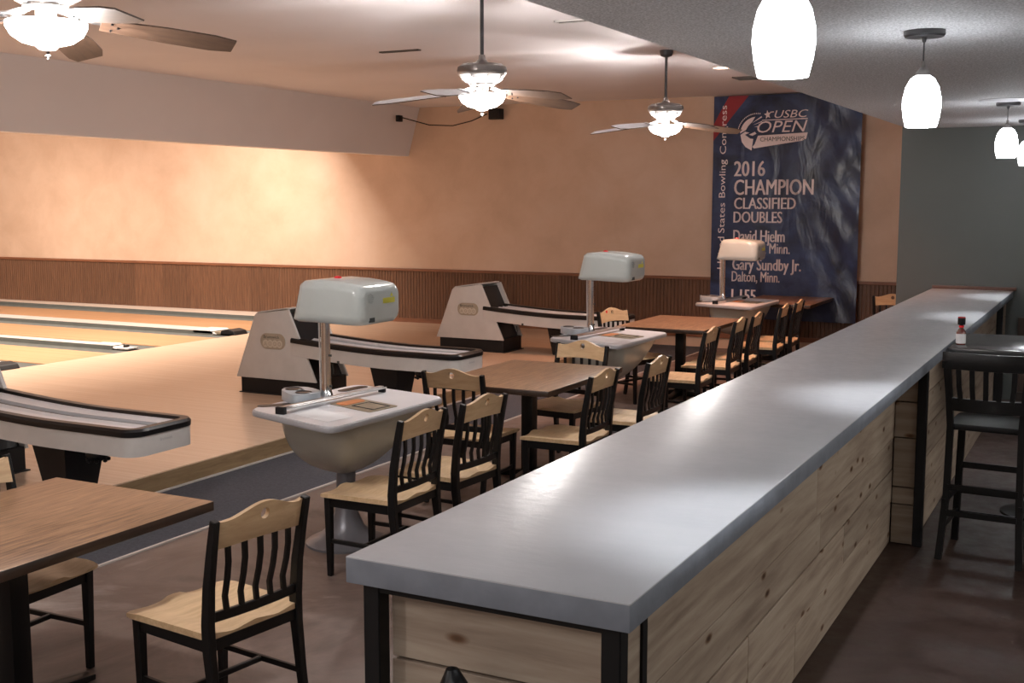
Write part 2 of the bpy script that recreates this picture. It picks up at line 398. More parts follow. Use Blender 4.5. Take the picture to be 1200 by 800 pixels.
vent('ceiling_vent', -5.9, 9.15, .42, .05, 'thin dark slot vent in the upper ceiling left of the middle fan')
t = empty('wall_sensor', (-9.18, 14.2, 3.12), 0, 'small black sensor on the bulkhead end with a drooping cable', 'sensor')
MB().box(-.03, .03, -.05, .05, -.06, .03).build('housing', M['black_steel'], t, bevel=.008)
MB().tube([(.02, .05, 0), (.25, .40, -.09), (.55, .56, -.10), (.85, .58, -.04), (1.1, .58, .05)], .008, 6).build('cable', M['black_steel'], t)
t = empty('wall_speaker', (-7.95, YF - .14, 3.16), 0, 'small black box high on the beige wall behind the middle fan', 'speaker')
MB().box(-.10, .10, -.10, 0, -.07, .08).build('housing', M['black_steel'], t, bevel=.01)
MB().box(-.07, .07, -.108, -.10, -.05, .06).build('grille', M['rubber'], t)

# ------------------------------------------------------------------ ceiling fans
def make_fan(label):
    t = empty('ceiling_fan', (0, 0, 0), 0, label, 'ceiling fan', 'ceiling fans over the seating row')
    MB().lathe([(0, 0), (.062, 0), (.062, -.02), (.05, -.05), (.022, -.062), (0, -.062)]).build('canopy', M['darkrod'], t)
    MB().lathe([(.0125, -.05), (.0125, -.44)], seg=14).build('downrod', M['darkrod'], t)
    MB().lathe([(0, -.415), (.02, -.42), (.024, -.445), (.05, -.475), (0, -.475)]).build('collar', M['pewter'], t)
    MB().lathe([(0, -.462), (.06, -.468), (.13, -.478), (.158, -.497), (.163, -.52), (.158, -.538), (.15, -.55), (.14, -.553), (0, -.553)], seg=40).build('motor_housing', M['pewter'], t)
    MB().lathe([(.14, -.553), (.13, -.575), (.085, -.60), (0, -.60)], seg=32).build('lower_housing', M['blade_top'], t)
    for k in range(8):
        a = k * PI / 4; c, s_ = math.cos(a), math.sin(a)
        MB().bar([(.145 * c, .145 * s_, -.555), (.13 * c, .13 * s_, -.578), (.082 * c, .082 * s_, -.603)], .012, .006).build('rib', M['pewter'], t)
    MB().lathe([(0, -.60), (.085, -.60), (.085, -.612), (.04, -.616), (.04, -.665), (.075, -.672), (0, -.672)], seg=24).build('hub', M['pewter'], t)
    bl = MB(); L0, L1 = .20, .72; n = 6; top = []; 
    rings = []
    for i in range(n + 1):
        x = L0 + (L1 - L0) * i / n; wd = .052 + .022 * min(1, i / 3)
        if i == n: wd = .055
        rings.append([(x, -wd, -.003), (x, wd, -.003), (x, wd, .003), (x, -wd, .003)])
    bl.loft(rings)
    for i in range(len(bl.f)): pass
    bl.mi = [1 if k % 4 == 2 else 0 for k in range(n * 4)] + [0, 0]
    bme = bl.mesh('blade', [M['blade'], M['blade_top']], smooth=0)
    ir = MB(); ir.bar([(.07, 0, .03), (.12, 0, .02), (.17, 0, .008), (.26, 0, .006)], .034, .006); ir.box(.23, .27, -.045, .045, .004, .010)
    irm = ir.mesh('blade_iron', M['silver'], smooth=0)
    sc = MB()
    for (sx, sy) in ((.24, -.03), (.24, .03), (.265, 0)): sc.lathe([(0, -.006), (.005, -.006), (.005, 0), (0, 0)], (sx, sy, -.002), 8)
    scm = sc.mesh('screws', M['black_steel'], smooth=0)
    for k in range(5):
        a = math.radians(29 + 27.5 + 72 * k)
        b = bpy.data.objects.new('blade', bme); COL.objects.link(b); b.parent = t
        b.matrix_local = Matrix.Translation((0, 0, -.645)) @ Matrix.Rotation(a, 4, 'Z') @ Matrix.Rotation(math.radians(6), 4, 'Y') @ Matrix.Rotation(math.radians(-15), 4, 'X')
        for nm, me in (('blade_iron', irm), ('screws', scm)):
            q = bpy.data.objects.new(nm, me); COL.objects.link(q); q.parent = b
    # bowl of the light kit, open at the top, with its bulbs
    MB().lathe([(.148, -.668), (.151, -.671), (.149, -.69), (.132, -.72), (.095, -.745), (.05, -.757), (0, -.76), (0, -.754), (.05, -.751), (.09, -.74), (.127, -.716), (.144, -.69), (.146, -.671)], seg=40).build('glass_bowl', M['fan_glass'], t)
    MB().lathe([(.05, -.757), (.032, -.772), (.0, -.778), (0, -.757)], seg=20).build('finial_cap', M['pewter'], t)
    MB().lathe([(0, -.778), (.008, -.78), (.006, -.788), (.011, -.796), (.006, -.806), (0, -.808)], seg=12).build('finial', M['chrome'], t)
    for k in range(3):
        a = k * 2 * PI / 3 + .4
        MB().lathe([(0, -.685), (.016, -.69), (.022, -.702), (.016, -.715), (0, -.72)], (.085 * math.cos(a), .085 * math.sin(a), 0), 12).build('bulb', M['fan_bulb'], t)
    return t
f0 = make_fan('ceiling fan in the top left corner, its lit bowl the largest of all')
f0.location = (-3.72, 3.27, 3.30)
f1 = copy_tree(f0); f1.location = (-3.72, 6.74, 3.30); f1['label'] = 'ceiling fan in the middle with long downrod and lit bowl'
f2 = copy_tree(f0); f2.location = (-3.75, 10.25, 3.30); f2['label'] = 'smallest ceiling fan, its right blade crossing the blue banner'
f2.rotation_euler.z = math.radians(-19); f0.rotation_euler.z = math.radians(-4)
for f_ in (f0, f1, f2): light('fan_lamp_glow', 'POINT', tuple(f_.location + Vector((0, 0, -.86))), 26, FANC, shadow_soft_size=.05)

# ------------------------------------------------------------------ pendants
def make_pendant():
    t = empty('pendant_lamp', (0, 0, 0), 0, 'x', 'pendant lamp', 'pendant lamps along the grey ceiling over the counter')
    MB().lathe([(0, 0), (.085, 0), (.085, -.018), (.078, -.026), (0, -.026)], seg=32).build('canopy', M['darkrod'], t)
    MB().lathe([(0, -.026), (.012, -.028), (.008, -.045), (.0035, -.05), (.0035, -.135)], seg=10).build('cord', M['darkrod'], t)
    s_ = MB().lathe([(.0, -.125), (.008, -.128), (.01, -.15), (.022, -.162), (.03, -.18), (.03, -.19), (0, -.19)], seg=20).build('socket_cap', M['pewter'], t)
    MB().lathe([(.030, -.186), (.05, -.20), (.068, -.235), (.078, -.28), (.080, -.315), (.074, -.36), (.064, -.402), (.061, -.402), (.071, -.36), (.077, -.315), (.075, -.28), (.065, -.235), (.048, -.203), (.030, -.19)], seg=36).build('glass_shade', M['shade'], t)
    MB().lathe([(0, -.19), (.012, -.195), (.02, -.215), (.022, -.235), (.014, -.25), (0, -.253)], seg=14).build('bulb', M['bulb'], t)
    return t
p0 = make_pendant()
for i, (yy, lb) in enumerate(((3.02, 'large white pendant lamp cut by the top edge of the picture'), (5.32, 'white glass pendant lamp with round dark canopy, second nearest'),
                              (9.42, 'small pendant lamp against the grey wall'), (11.5, 'farthest pendant lamp at the right edge of the picture'))):
    p = p0 if i == 0 else copy_tree(p0); p.location = (-.79, yy, 2.665); p['label'] = lb
t = MB().lathe([(0, -.004), (.17, -.004), (.175, 0), (0, 0)], (0, 0, 0), 36).build('ceiling_disc', M['white'], None, (-.79, 9.15, 2.664))
tag(t, 'pale round cover plate on grey ceiling behind a pendant canopy', 'cover plate')

# ------------------------------------------------------------------ banner
def wrk(x, z):
    u = x + 4.8; k = max(0, min(1, (u - 1.32) / .3)); k = max(k, .75 * max(0, min(1, (.75 - z) / .25)))
    q = .010 * math.sin(5 * u + 2.2 * z) + .009 * math.sin(9 * u - 6 * z + 1) + .006 * math.sin(17 * u + 11 * z) + .012 * abs(math.sin(2.2 * u + 2.6 * z)) 
    return -.09 - .004 * math.sin(3.1 * u + 1.5 * z) - k * q
BX0, BX1, BZ0, BZ1 = -4.79, -2.90, .42, 3.288
ban = empty('hanging_banner', (0, YF, 0), 0, 'tall navy bowling champion banner hanging on the beige wall', 'banner')
m = MB(); nx, nz = 76, 110; vs = []
for j in range(nz + 1):
    for i in range(nx + 1):
        x = BX0 + (BX1 - BX0) * i / nx; z = BZ0 + (BZ1 - BZ0) * j / nz; vs.append((x, wrk(x, z), z))
m.add(vs, [(j * (nx + 1) + i, j * (nx + 1) + i + 1, (j + 1) * (nx + 1) + i + 1, (j + 1) * (nx + 1) + i) for j in range(nz) for i in range(nx)])
o = m.build('banner_cloth', M['banner'], ban, smooth=180)
def on_banner(name, polys, mat, off=.004, sub=0):
    m = MB()
    for vs, fs in polys: m.add([(x, wrk(x, z) - off, z) for x, z in vs], fs)
    o = m.build(name, mat, ban, smooth=0); return o
def poly(pts): return (pts, [tuple(range(len(pts)))])
on_banner('red_stripe', [poly([(-4.59, 3.285), (-4.33, 3.285), (-4.55, 3.02), (-4.79, 2.72), (-4.79, 2.93), (-4.70, 3.10)])], M['banner_red'], .003)
T = lambda s, x0, x1, z0, z1, b=.02, sh=0: text_mesh(s, x0, x1, z0, z1, b, sh)
SC = .45
for s, x0, x1, z0, z1, b in (('2016', -4.50, -4.10, 2.262, 2.455, .02), ('CHAMPION', -4.494, -3.474, 2.022, 2.22, .018), ('CLASSIFIED', -4.49, -3.693, 1.842, 1.988, .015),
                          ('DOUBLES', -4.494, -3.862, 1.665, 1.81, .015), ('David Hjelm', -4.491, -3.823, 1.372, 1.571, .016), ('n, Minn.', -4.14, -3.752, 1.25, 1.405, .01),
                          ('Gary Sundby Jr.', -4.494, -3.605, 1.005, 1.205, .016), ('Dalton, Minn.', -4.50, -3.874, .88, 1.035, .01), ('1,155', -4.496, -4.181, .62, .80, .02)):
    vs, fs = T(s, x0, x1, z0, z1); e = b * .28
    on_banner('lettering', [([(x + d, z) for x, z in vs], fs) for d in (-e, 0, e)], M['print'])
for s, a, b, dz in (('United', 1.06, 1.48, 0), ('States', 1.53, 1.92, 0), ('Bowling', 1.99, 2.48, .025), ('Congress', 2.55, 3.17, .025)):
    vs, fs = T(s, a, b, -dz, .085, .0)
    on_banner('side_lettering', [([(-4.615 - z, x) for x, z in vs], fs)], M['print'])
on_banner('logo_lettering', [T('USBC', -3.99, -3.565, 2.99, 3.085, .05, .25)], M['print'])
on_banner('logo_lettering', [T('OPEN', -4.21, -3.57, 2.81, 2.955, .05, .25)], M['print'])
on_banner('logo_plate', [poly([(-4.24, 2.67), (-4.20, 2.775), (-3.565, 2.80), (-3.58, 2.725), (-3.62, 2.70), (-4.25, 2.615), (-4.27, 2.635)])], M['print'])
on_banner('plate_lettering', [T('CHAMPIONSHIPS', -4.17, -3.60, 2.70, 2.755, .0)], M['ink'], .006)
on_banner('logo_rule', [poly([(-4.15, 2.972), (-3.57, 2.978), (-3.57, 2.966), (-4.15, 2.962)])], M['print'])
# round eagle crescent, rays and star
def arc(cx, cz, r, a0, a1, n=14): return [(cx + r * math.cos(math.radians(a0 + (a1 - a0) * k / n)), cz + r * math.sin(math.radians(a0 + (a1 - a0) * k / n))) for k in range(n + 1)]
on_banner('logo_crescent', [poly(arc(-4.22, 2.80, .215, 95, 178) + [(-4.36, 2.85), (-4.33, 2.90), (-4.28, 2.95)]),
                            poly([(-4.43, 2.79), (-4.37, 2.83), (-4.31, 2.815), (-4.37, 2.79), (-4.30, 2.74), (-4.26, 2.735), (-4.28, 2.59), (-4.36, 2.635), (-4.41, 2.70)]),
                            poly([(-4.32, 2.79), (-4.24, 2.825), (-4.22, 2.80), (-4.27, 2.775)])], M['print'])
on_banner('logo_rays', [poly([(-4.29, 2.93), (-4.16, 3.02), (-4.15, 3.005)]), poly([(-4.27, 2.91), (-4.15, 2.96), (-4.15, 2.945)]), poly([(-4.25, 2.885), (-4.19, 2.90), (-4.19, 2.885)])], M['print'])
st = []
for k in range(10):
    r = .06 if k % 2 == 0 else .026; a = PI / 2 + k * PI / 5 + .15; st.append((-4.08 + r * math.cos(a) * .8, 3.035 + r * math.sin(a)))
on_banner('logo_star', [(st + [(-4.08, 3.035)], [(k, (k + 1) % 10, 10) for k in range(10)]), poly([(-4.05, 3.07), (-4.0, 3.075), (-4.0, 3.062), (-4.045, 3.058)])], M['print'])
cir = []
for k in range(17):
    a = math.radians(170 - k * 5.6); c_ = (-4.22 + .245 * math.cos(a), 2.81 + .245 * math.sin(a)); e = .009
    cir.append(poly([(c_[0] - e, c_[1] - e), (c_[0] + e * .4, c_[1] - e), (c_[0] + e * .6, c_[1] + e), (c_[0] - e * .3, c_[1] + e)]))
on_banner('logo_ring_marks', cir, M['print'])

# ------------------------------------------------------------------ counter
CX0, CX1, CY0, CY1, CZ = -1.66, -.905, 2.30, 12.33, 1.078
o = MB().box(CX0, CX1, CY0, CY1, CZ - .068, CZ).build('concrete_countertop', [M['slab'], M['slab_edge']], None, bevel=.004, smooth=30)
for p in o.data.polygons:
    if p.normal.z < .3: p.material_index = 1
tag(o, 'long pale grey concrete bar top running away to the grey wall', 'countertop')
base = empty('counter_base', (0, 0, 0), 0, 'knotty pine plank base with black steel posts under concrete bar top', 'counter base')
PX = -1.09
def plank(x0, x1, y0, y1, z0, z1, along):
    """board with its origin at its corner, long axis along local y for the grain"""
    if along == 'y': o = MB().box(0, x1 - x0, 0, y1 - y0, 0, z1 - z0).build('plank', M['plank'], base, (x0, y0, z0), bevel=.002, seg=1, smooth=0)
    else:
        o = MB().box(0, y1 - y0, 0, x1 - x0, 0, z1 - z0).build('plank', M['plank'], base, (x1, y0, z0), bevel=.002, seg=1, smooth=0); o.rotation_euler.z = PI / 2
    return o
ZT = CZ - .068 - .004
g = .0035
for z0, z1, cuts, dx in ((0, .235, (2.86, 4.6, 6.80), 0), (.235, .43, (2.86, 3.9, 5.5, 6.80), .003), (.43, .61, (2.86, 5.0, 6.80), .001), (.61, ZT, (2.86, 4.9, 6.80), .004)):
    cuts = (2.42,) + cuts[1:]
    for a, b in zip(cuts, cuts[1:]): plank(PX - .022, PX + dx, a + g, b - g, z0 + g, z1 - g, 'y')
for z0, z1, dy in ((0, .4, 0), (.4, .802, .003), (.802, ZT - .02, .001)): plank(-1.584, -.99, 2.392 - dy, 2.414, z0 + g, z1 - g, 'x')
for z0, z1, dy in ((0, .232, 0), (.232, .331, .002), (.331, .617, .001), (.617, .823, .003), (.823, ZT, 0)): plank(PX + .006, -.965, 6.80 - dy, 6.824, z0 + g, z1 - g, 'x')
for z0, z1 in ((0, .232), (.232, .43), (.43, .617), (.617, .823), (.823, ZT)):
    for a, b in ((6.83, 8.9), (8.9, 11.3), (11.3, 12.33)): plank(-.985, -.963, a + g, b - g, z0 + g, z1 - g, 'y')
for z0, z1 in ((0, .235), (.235, .43), (.43, .61), (.61, .82), (.82, ZT)):
    for a, b in ((2.42, 4.9), (4.9, 7.3), (7.3, 9.7), (9.7, 12.33)): plank(CX0 + .07, CX0 + .092, a + g, b - g, z0 + g, z1 - g, 'y')
for x, y in ((-1.61, 2.36), (-.965, 2.36)): MB().box(x - .024, x + .024, y - .024, y + .024, 0, ZT).build('post', M['black_steel'], base, bevel=.003, seg=1)
MB().box(PX - .006, PX + .012, 2.835, 2.87, 0, ZT).build('batten', M['black_steel'], base)
MB().box(-.962, -.912, 6.77, 6.83, 0, ZT).build('post', M['black_steel'], base, bevel=.003, seg=1)
MB().box(-.962, -.912, 11.35, 11.41, 0, ZT).build('post', M['black_steel'], base, bevel=.003, seg=1)
m = MB(); m.box(-1.61, -.965, 2.34, 2.38, ZT - .022, ZT + .003); m.box(-1.63, -1.59, 2.34, 12.3, ZT - .02, ZT + .003); m.box(-.985, -.945, 2.34, 6.78, ZT - .02, ZT + .003)
m.build('top_frame', M['black_steel'], base)
o = MB().box(-1.66, -.88, 12.325, 12.36, CZ, CZ + .032).build('back_trim_board', M['redtrim'], None, bevel=.003)
tag(o, 'thin red-brown wooden strip where the bar top meets the grey wall', 'trim board')
# dark tapering bag in front of the counter's near end
rings = []
for z, wx, wy, ox in ((0, .17, .09, 0), (.12, .185, .10, 0), (.35, .16, .085, 0), (.55, .085, .055, .0), (.66, .050, .040, -.01), (.72, .026, .024, -.015), (.745, .012, .012, -.018)):
    rings.append([(ox + wx * math.cos(a) * (1 + .05 * math.sin(3 * a + z * 9)), wy * math.sin(a), z) for a in [2 * PI * k / 20 for k in range(20)]])
t = empty('bag', (-1.275, 2.2, 0), 0, 'black tapering cloth bag standing before the near plank end of the counter', 'bag')
rings = [[tuple(c * 1.2 for c in p) for p in q] for q in rings]
MB().loft(rings).build('bag_body', M['rubber'], t, smooth=60)
MB().tube([(-.036, .0, .87), (-.042, .024, .84), (-.06, .06, .72), (-.07, .09, .54)], .006, 6).build('drawstring', M['black'], t)

# ------------------------------------------------------------------ dining chair (faces local +y, origin on floor under the seat centre)
def make_chair():
    t = empty('dining_chair', (0, 0, 0), 0, 'x', 'chair')
    # saddle seat
    W, D = .235, .225; nx, ny = 16, 12; top = []; bot = []
    def outline(u, v):   # u,v in -1..1 -> rounded plan, wider at the front
        wd = W * (1 - .06 * (1 - v) / 2); x = u * wd; y = v * D + .012 * (1 - u * u) * (1 if v > .95 else 0)
        r = .10
        if abs(u) > 1 - r and abs(v) > 1 - r:
            du = (abs(u) - (1 - r)) / r; dv = (abs(v) - (1 - r)) / r; l = max(du, dv); h = math.hypot(du, dv)
            if h > 0: s_ = l / h; x = math.copysign((1 - r + du * s_ * r), u) * wd; y = math.copysign((1 - r + dv * s_ * r), v) * D
        return x, y
    def hz(u, v): 
        s_ = .012 * (math.exp(-((abs(u) - .45) / .3) ** 2)) * (1 - .3 * v) * (1 - max(0, abs(u) - .8) * 5)
        return .452 - max(0, s_) - (.010 * max(0, v - .7) / .3 if abs(u) > .2 else .002)
    vs = []
    for z_ in (0, 1):
        for j in range(ny + 1):
            for i in range(nx + 1):
                u = -1 + 2 * i / nx; v = -1 + 2 * j / ny; x, y = outline(u, v); vs.append((x, y, hz(u, v) if z_ else .428))
    K = (nx + 1) * (ny + 1); fs = []
    for j in range(ny):
        for i in range(nx):
            a = j * (nx + 1) + i; fs.append((K + a, K + a + 1, K + a + nx + 2, K + a + nx + 1)); fs.append((a, a + nx + 1, a + nx + 2, a + 1))
    ring = [i for i in range(nx)] + [j * (nx + 1) + nx for j in range(ny)] + [ny * (nx + 1) + i for i in range(nx, 0, -1)] + [j * (nx + 1) for j in range(ny, 0, -1)]
    for k in range(len(ring)): a, b = ring[k], ring[(k + 1) % len(ring)]; fs.append((a, b, K + b, K + a))
    MB().add(vs, fs).build('seat', M['maple'], t, smooth=50)
    for s in (-1, 1):
        MB().sweep([(s * .190, .190, 0), (s * .195, .190, .43)], [[(-.014, -.014), (.014, -.014), (.014, .014), (-.014, .014)], [(-.019, -.019), (.019, -.019), (.019, .019), (-.019, .019)]]).build('front_leg', M['black'], t, bevel=.003, seg=1, smooth=30)
        path = [(s * .205, -.265, 0), (s * .207, -.235, .2), (s * .208, -.215, .38), (s * .209, -.213, .48), (s * .210, -.225, .62), (s * .212, -.25, .76), (s * .214, -.272, .865)]
        ws = [(.013, .016), (.014, .018), (.016, .021), (.016, .021), (.015, .019), (.014, .017), (.013, .015)]
        MB().sweep(path, [[(-a, -b), (a, -b), (a, b), (-a, b)] for a, b in ws]).build('back_post', M['black'], t, bevel=.003, seg=1, smooth=30)
        MB().bar([(s * .196, -.21, .40), (s * .196, .18, .40)], .018, .05).build('side_rail', M['black'], t)
        MB().bar([(s * .20, -.235, .19), (s * .192, .19, .19)], .018, .022).build('stretcher', M['black'], t, bevel=.003, seg=1)
    MB().bar([(-.18, .19, .40), (.18, .19, .40)], .018, .05).build('front_rail', M['black'], t)
    MB().bar([(-.195, -.215, .405), (.195, -.215, .405)], .018, .04).build('rear_rail', M['black'], t)
    MB().bar([(-.19, -.03, .19), (.19, -.03, .19)], .018, .022).build('cross_stretcher', M['black'], t, bevel=.003, seg=1)
    MB().bar([(-.20, -.216, .505), (-.1, -.226, .505), (0, -.23, .505), (.1, -.226, .505), (.20, -.216, .505)], .018, .036).build('lower_back_rail', M['black'], t, bevel=.003, seg=1)
    # crest rail with grip hole
    def topz(x): a = abs(x) / .2; return .895 - .042 * (.5 - .5 * math.cos(PI * min(1, a * 1.12))) if a < .9 else .853 + .004 * (a - .9) * 10
    bm = bmesh.new(); n = 24; loop = []
    for k in range(n + 1): x = -.205 + .41 * k / n; loop.append((x, .752 + .012 * math.cos(x / .205 * PI / 2)))
    for k in range(n + 1): x = .205 - .41 * k / n; loop.append((x, topz(x)))
    ov = [bm.verts.new((x, 0, z)) for x, z in loop]; es = [bm.edges.new((ov[i], ov[(i + 1) % len(ov)])) for i in range(len(ov))]
    hv = [bm.verts.new((.021 * math.cos(2 * PI * k / 14), 0, .850 + .021 * math.sin(2 * PI * k / 14))) for k in range(14)]
    es += [bm.edges.new((hv[i], hv[(i + 1) % 14])) for i in range(14)]
    r_ = bmesh.ops.triangle_fill(bm, edges=es, use_beauty=True)
    ex = bmesh.ops.extrude_face_region(bm, geom=list(bm.faces))
    for v in [g_ for g_ in ex['geom'] if isinstance(g_, bmesh.types.BMVert)]: v.co.y += .020
    bmesh.ops.recalc_face_normals(bm, faces=bm.faces)
    for v in bm.verts:
        x, z = v.co.x, v.co.z; v.co.y += -.235 - .022 * (1 - (x / .205) ** 2) - (z - .70) * .21
    me = bpy.data.meshes.new('crest_rail'); bm.to_mesh(me); bm.free(); me.materials.append(M['maple_back'])
    for p in me.polygons: p.use_smooth = True
    me.set_sharp_from_angle(angle=math.radians(40))
    o = bpy.data.objects.new('crest_rail', me); COL.objects.link(o); o.parent = t
    for k in range(5):
        x = (k - 2) * .068; c = .018 * (1 - (x / .205) ** 2)
        path = [(x, -.222 - c * .5, .515), (x * 1.01, -.215 - c * .6, .57), (x * 1.03, -.232 - c * .8, .64), (x * 1.04, -.240 - c, .70), (x * 1.05, -.240 - c, .762)]
        MB().sweep(path, [[(-.010, -.006), (.010, -.006), (.010, .006), (-.010, .006)]] * 5).build('slat', M['black'], t, smooth=60)
    return t
proto = make_chair(); used = [False]
def chair(x, y, deg, label, group=None):
    c = proto if not used[0] else copy_tree(proto); used[0] = True
    c.location = (x, y, 0); c.rotation_euler.z = math.radians(deg); c['label'] = label; c['group'] = 'wooden dining chairs of the bowling lounge'
    return c
# (x, y, direction the chair faces: 90 = towards the lanes)
chair(-2.93, 3.23, 82, 'nearest dining chair, maple seat, back turned, right of the large near table')
chair(-3.935, 3.175, -88, 'dining chair tucked under near table, only seat corner and legs showing')
chair(-3.39, 5.02, 90, 'dining chair directly beside the nearest scoring console pedestal')
chair(-3.34, 5.60, 86, 'dining chair just behind the one beside the near console, backs overlapping')
chair(-3.72, 6.61, 0, 'dining chair at near end of the middle table, back turned, by the ball return tip')
chair(-3.63, 7.82, 180 - 7, 'dining chair at far end of middle table, crest facing the viewer')
chair(-3.14, 6.80, 90, 'dining chair at right side of middle table, seat with glossy highlight')
chair(-3.05, 7.55, 90, 'second dining chair right of middle table, nearer the far table')
c8 = chair(-4.20, 10.66, -108, 'dining chair behind the middle console post, small red mark on crest')
MB().box(.085, .105, -.272, -.262, .845, .87).build('red_sticker', M['red'], c8, smooth=0)
chair(-3.30, 9.50, 92, 'first dining chair at the right of the third table')
chair(-3.32, 10.40, 93, 'second dining chair at the right of the third table')
chair(-3.32, 10.98, 93, 'third dining chair in the right row, beside the far console corner')
chair(-3.32, 12.0, 93, 'dining chair past the far console with orange-lit crest')
chair(-3.32, 12.62, 93, 'farthest dining chair in the row, before the banner')
chair(-2.28, 14.1, 0, 'lone dining chair by the corner of the grey wall, orange crest only')

# ------------------------------------------------------------------ tables
def make_table():
    t = empty('dining_table', (0, 0, 0), 0, 'x', 'table')
    m = MB(); m.box(-.45, .45, -.625, .625, .70, .74)
    o = m.build('tabletop', [M['table'], M['table_edge']], t, bevel=.004, smooth=30)
    for p in o.data.polygons:
        if abs(p.normal.z) < .5: p.material_index = 1
    MB().box(-.043, .043, -.043, .043, .03, .69).build('pedestal', M['black'], t, bevel=.004)
    MB().box(-.20, .20, -.28, .28, .685, .70).build('mounting_plate', M['black_steel'], t)
    for k, L in ((0, .36), (1, .30), (2, .36), (3, .30)):
        a = PI / 2 + k * PI / 2; c, s_ = math.cos(a), math.sin(a)
        MB().sweep([(c * .03, s_ * .03, .035), (c * L, s_ * L, .018)], [[(-.035, -.028), (.035, -.028), (.035, .028), (-.035, .028)], [(-.03, -.015), (.03, -.015), (.03, .008), (-.03, .008)]]).build('foot', M['black'], t, bevel=.004)
    return t
tp = make_table()
for i, (x, y, lb) in enumerate(((-3.66, 2.93, 'large brown oak table at the lower left corner'), (-3.64, 7.27, 'brown dining table in the middle, between two scoring consoles'),
                                (-3.87, 11.12, 'third brown dining table, behind the middle console'), (-3.62, 14.245, 'far dining table standing in front of the blue banner'))):
    q = tp if i == 0 else copy_tree(tp); q.location = (x, y, 0); q['label'] = lb; q['group'] = 'brown dining tables along the lounge'

